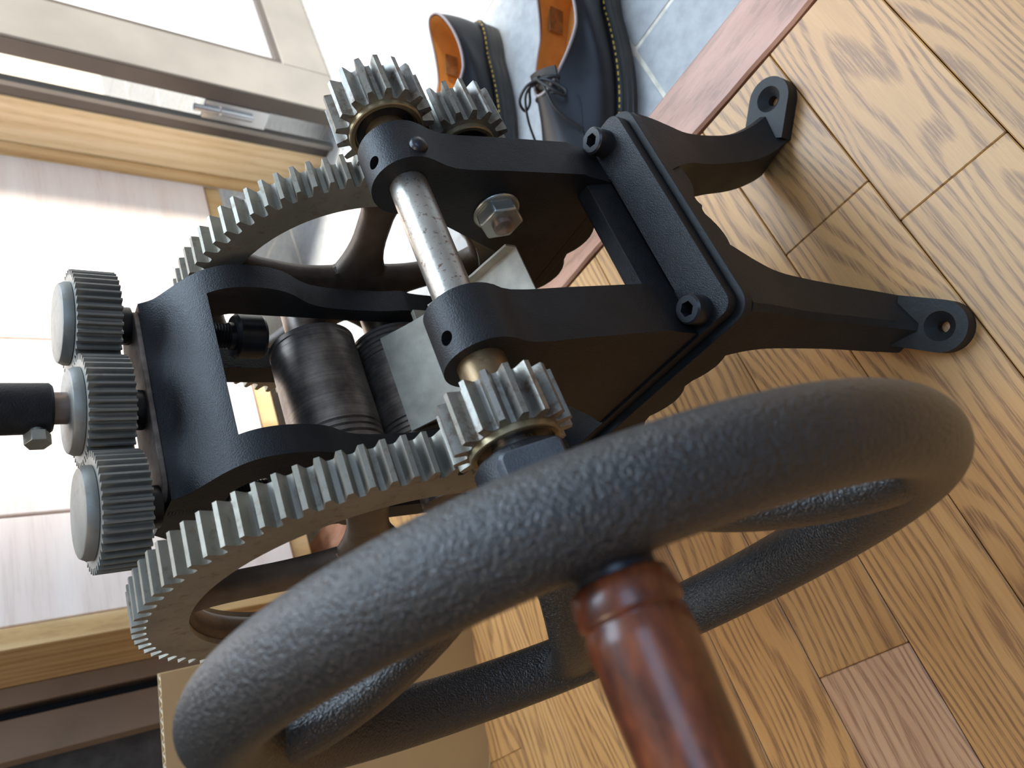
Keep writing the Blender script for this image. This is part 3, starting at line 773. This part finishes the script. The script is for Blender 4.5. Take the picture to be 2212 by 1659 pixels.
# wooden crank handle on the rim
HP = Vector((0.0, 0.1215, 0.3470))
hax = Vector((-1, 0.020, 0.006)).normalized(); h0 = Vector((0.0335, HP.y, HP.z))
MB().lathe([(-0.004, 0.0), (-0.004, 0.0095), (0.0022, 0.0095), (0.0022, 0.0)], h0, hax, 32).build('handle_washer', CAP, wheel, 35)
hp = [(0.0022, 0.0), (0.0022, 0.0098), (0.0030, 0.0112), (0.0060, 0.0119), (0.0096, 0.0121), (0.0106, 0.0118), (0.0111, 0.0112), (0.0117, 0.0112),
      (0.0126, 0.0117), (0.0160, 0.0119), (0.024, 0.0118), (0.036, 0.0113), (0.052, 0.0108), (0.066, 0.0106), (0.078, 0.0104), (0.086, 0.0104), (0.092, 0.0100), (0.095, 0.0070), (0.0955, 0.0)]
MB().lathe(hp, h0, hax, 56).build('crank_handle', HANDLE, wheel, 50)

# ================================================================== SHOES
def make_shoe(org, ang, mirror, label):
    root = thing('leather_shoe', org, label, 'shoe', 'pair of black shoes on the entrance tiles')
    Rz = Matrix.Translation(Vector(org)) @ Matrix.Rotation(ang, 4, 'Z')
    L = 0.280
    def outline(phi, grow=0.0):
        """plan outline around the shoe, phi=0 toe, pi heel; x toe-forward from heel 0..L"""
        c, s = cos(phi), sin(phi)
        x = 0.5 * L + 0.5 * L * (abs(c) ** 0.9) * (1 if c > 0 else -1)
        t = x / L
        w = 0.0315 + 0.0175 * max(0, sin(max(0, min(1, (t - 0.18) / 0.78)) * pi)) ** 0.9
        y = w * (abs(s) ** 0.62) * (1 if s > 0 else -1)
        asym = mirror * (0.0022 * sin(t * pi))
        y += asym
        d = Vector((x - 0.5 * L, y * 2.2, 0)).normalized()
        return Vector((x, y, 0)) + d * grow
    NP = 72
    ph = [2 * pi * k / NP for k in range(NP)]
    TO = lambda p: Rz @ Vector(p)
    # sole with ridges
    sl = []
    for z, g in ((0.0, -0.002), (0.002, 0.001), (0.008, 0.0015), (0.009, 0.0005), (0.010, 0.0015), (0.016, 0.0015), (0.017, 0.0005), (0.018, 0.0018), (0.024, 0.002), (0.0245, 0.0)):
        sl.append([TO(outline(p, g) + Vector((0, 0, z + (0.010 * max(0, (cos(p) - 0.8) / 0.2) * (1 - z / 0.03))))) for p in ph])
    MB().loft(sl).build('sole', SOLE, root, 30)
    wl_ = []
    for z, g in ((0.0242, 0.000), (0.0242, 0.0035), (0.0275, 0.0035), (0.0285, 0.0025), (0.0285, -0.004)):
        wl_.append([TO(outline(p, g) + Vector((0, 0, z))) for p in ph])
    welt = MB().loft(wl_).build('welt', LEATHER, root, 30)
    stt = MB()
    Q = [outline(2 * pi * k / 720, 0.0012) + Vector((0, 0, 0.0287)) for k in range(720)]
    acc = 0
    for k in range(720):
        acc_mod = int(acc / 0.0034)
        if acc_mod % 2 == 0:
            a, b = TO(Q[k]), TO(Q[(k + 1) % 720])
            stt.tube([a, b], 0.0007, 5, cap=False)
        acc += (Q[(k + 1) % 720] - Q[k]).length
    so = stt.build('welt_stitching', STITCH, welt, 0); tag(so, kind='stuff')
    # upper: bezier strips between feather edge and opening rim
    def rim_pt(p):
        c, s = cos(p), sin(p)
        x = 0.074 + 0.069 * c
        y = 0.0275 * (abs(s) ** 0.8) * (1 if s > 0 else -1) * (1.0 - 0.25 * max(0, c) ** 1.5)
        z = 0.066 + 0.024 * max(0, -c) ** 2 + 0.022 * max(0, c) ** 1.2
        if c < 0: x = 0.074 + 0.068 * c
        return Vector((x, y, z))
    NL = 12
    rows = [[] for _ in range(NL + 1)]
    inner = [[] for _ in range(8)]
    for p in ph:
        B = outline(p, -0.003) + Vector((0, 0, 0.0285)); T = rim_pt(p)
        toe = max(0, cos(p)) ** 2
        out = Vector((B.x - 0.075, B.y * 1.6, 0)).normalized()
        c1 = B + out * 0.003 + Vector((0, 0, 0.024 + 0.016 * toe))
        c2 = T + out * (0.004 + 0.085 * toe) + Vector((0, 0, -0.016 - 0.022 * toe))
        for i in range(NL + 1):
            t = i / NL
            rows[i].append(TO((1 - t) ** 3 * B + 3 * (1 - t) ** 2 * t * c1 + 3 * (1 - t) * t * t * c2 + t ** 3 * T))
        # lining
        I0 = T - out * 0.0028
        cI = Vector((0.080 + (T.x - 0.074) * 0.98, T.y * 0.94, 0.031))
        for i in range(8):
            t = i / 7
            q = I0.lerp(cI, t); q += out * 0.0005 * sin(t * pi)
            inner[i].append(TO(q))
    MB().loft(rows, cap=False).build('upper', LEATHER, root, 60)
    inn = MB().loft(inner, cap=False); k0 = len(inn.v)
    inn.f.append(tuple(range(7 * NP, 8 * NP)))
    lin = inn.build('lining', LINING, root, 50)
    lbm = MB().box(0.036, 0.062, -0.0226, -0.0214, 0.040, 0.058); lbm.v = [tuple(TO(v)) for v in lbm.v]
    lbm.build('insole_label', LABELM, lin, 0)
    MB().tube([TO(rim_pt(p) + Vector((0, 0, 0.0003))) for p in ph], 0.0016, 8, closed=True).build('collar_binding', BIND, root, 60)
    # tongue, facings, laces
    tg = []
    for i in range(9):
        t = i / 8; x = 0.118 + 0.055 * t; z = 0.0905 - 0.020 * t - 0.004 * t * t
        tg.append([TO((x, w * (0.019 - 0.003 * t), z - 0.004 * w * w)) for w in (-1, -0.5, 0, 0.5, 1)] +
                  [TO((x, w * (0.019 - 0.003 * t), z - 0.004 * w * w - 0.002)) for w in (1, 0.5, 0, -0.5, -1)])
    MB().loft(tg).build('tongue', LEATHER, root, 50)
    lc = MB()
    for i in range(3):
        x = 0.128 + 0.014 * i; z = 0.0895 - 0.0062 * i
        lc.tube([TO(q) for q in spline([(x, -0.019, z - 0.010), (x, -0.014, z - 0.002), (x, 0, z + 0.0015), (x, 0.014, z - 0.002), (x, 0.019, z - 0.010)], 4)], 0.0016, 8)
    kx, kz = 0.128, 0.0915
    for sgn in (1, -1):
        lp = spline([(kx, 0, kz), (kx + 0.006, sgn * 0.010, kz + 0.007), (kx + 0.016, sgn * 0.024, kz + 0.004), (kx + 0.022, sgn * 0.030, kz - 0.008),
                     (kx + 0.014, sgn * 0.027, kz - 0.012), (kx + 0.004, sgn * 0.014, kz - 0.001), (kx, 0, kz + 0.001)], 6)
        lc.tube([TO(q) for q in lp], 0.0015, 8)
        en = spline([(kx, 0, kz), (kx + 0.012, sgn * 0.014, kz + 0.004), (kx + 0.034, sgn * 0.022, kz - 0.006), (kx + 0.052, sgn * 0.036, kz - 0.030)], 6)
        lc.tube([TO(q) for q in en], 0.0013, 8)
    lc.lathe([(-0.004, 0.0), (-0.003, 0.003), (0.003, 0.003), (0.004, 0.0)], TO((kx, 0, kz + 0.001)), Rz.to_3x3() @ Vector((0, 1, 0)), 12)
    lc.build('laces', LACE, root, 50)
    # seam ridge over the quarter
    for sgn in (1, -1):
        sm = [rows[r][(int(NP * (0.140 + 0.010 * r / 6)) * sgn) % NP] for r in range(1, 10)]
        MB().tube(sm, 0.0009, 6).build('seam', LEATHER, root, 60)
    return root
def shoe_at(heel_left, ang):
    d = Vector((cos(ang), sin(ang), 0)); l = Vector((-sin(ang), cos(ang), 0))
    return Vector(heel_left) - l * 0.040
a2 = radians(144.4); a1 = radians(148.4)
make_shoe(shoe_at((0.664, 0.205, TZ), a2), a2, 1, 'black leather lace-up shoe nearer the wooden step, its bow in view')
make_shoe(shoe_at((0.795, 0.359, TZ), a1), a1, -1, 'black leather shoe farther from the step, half hidden behind the pinions')
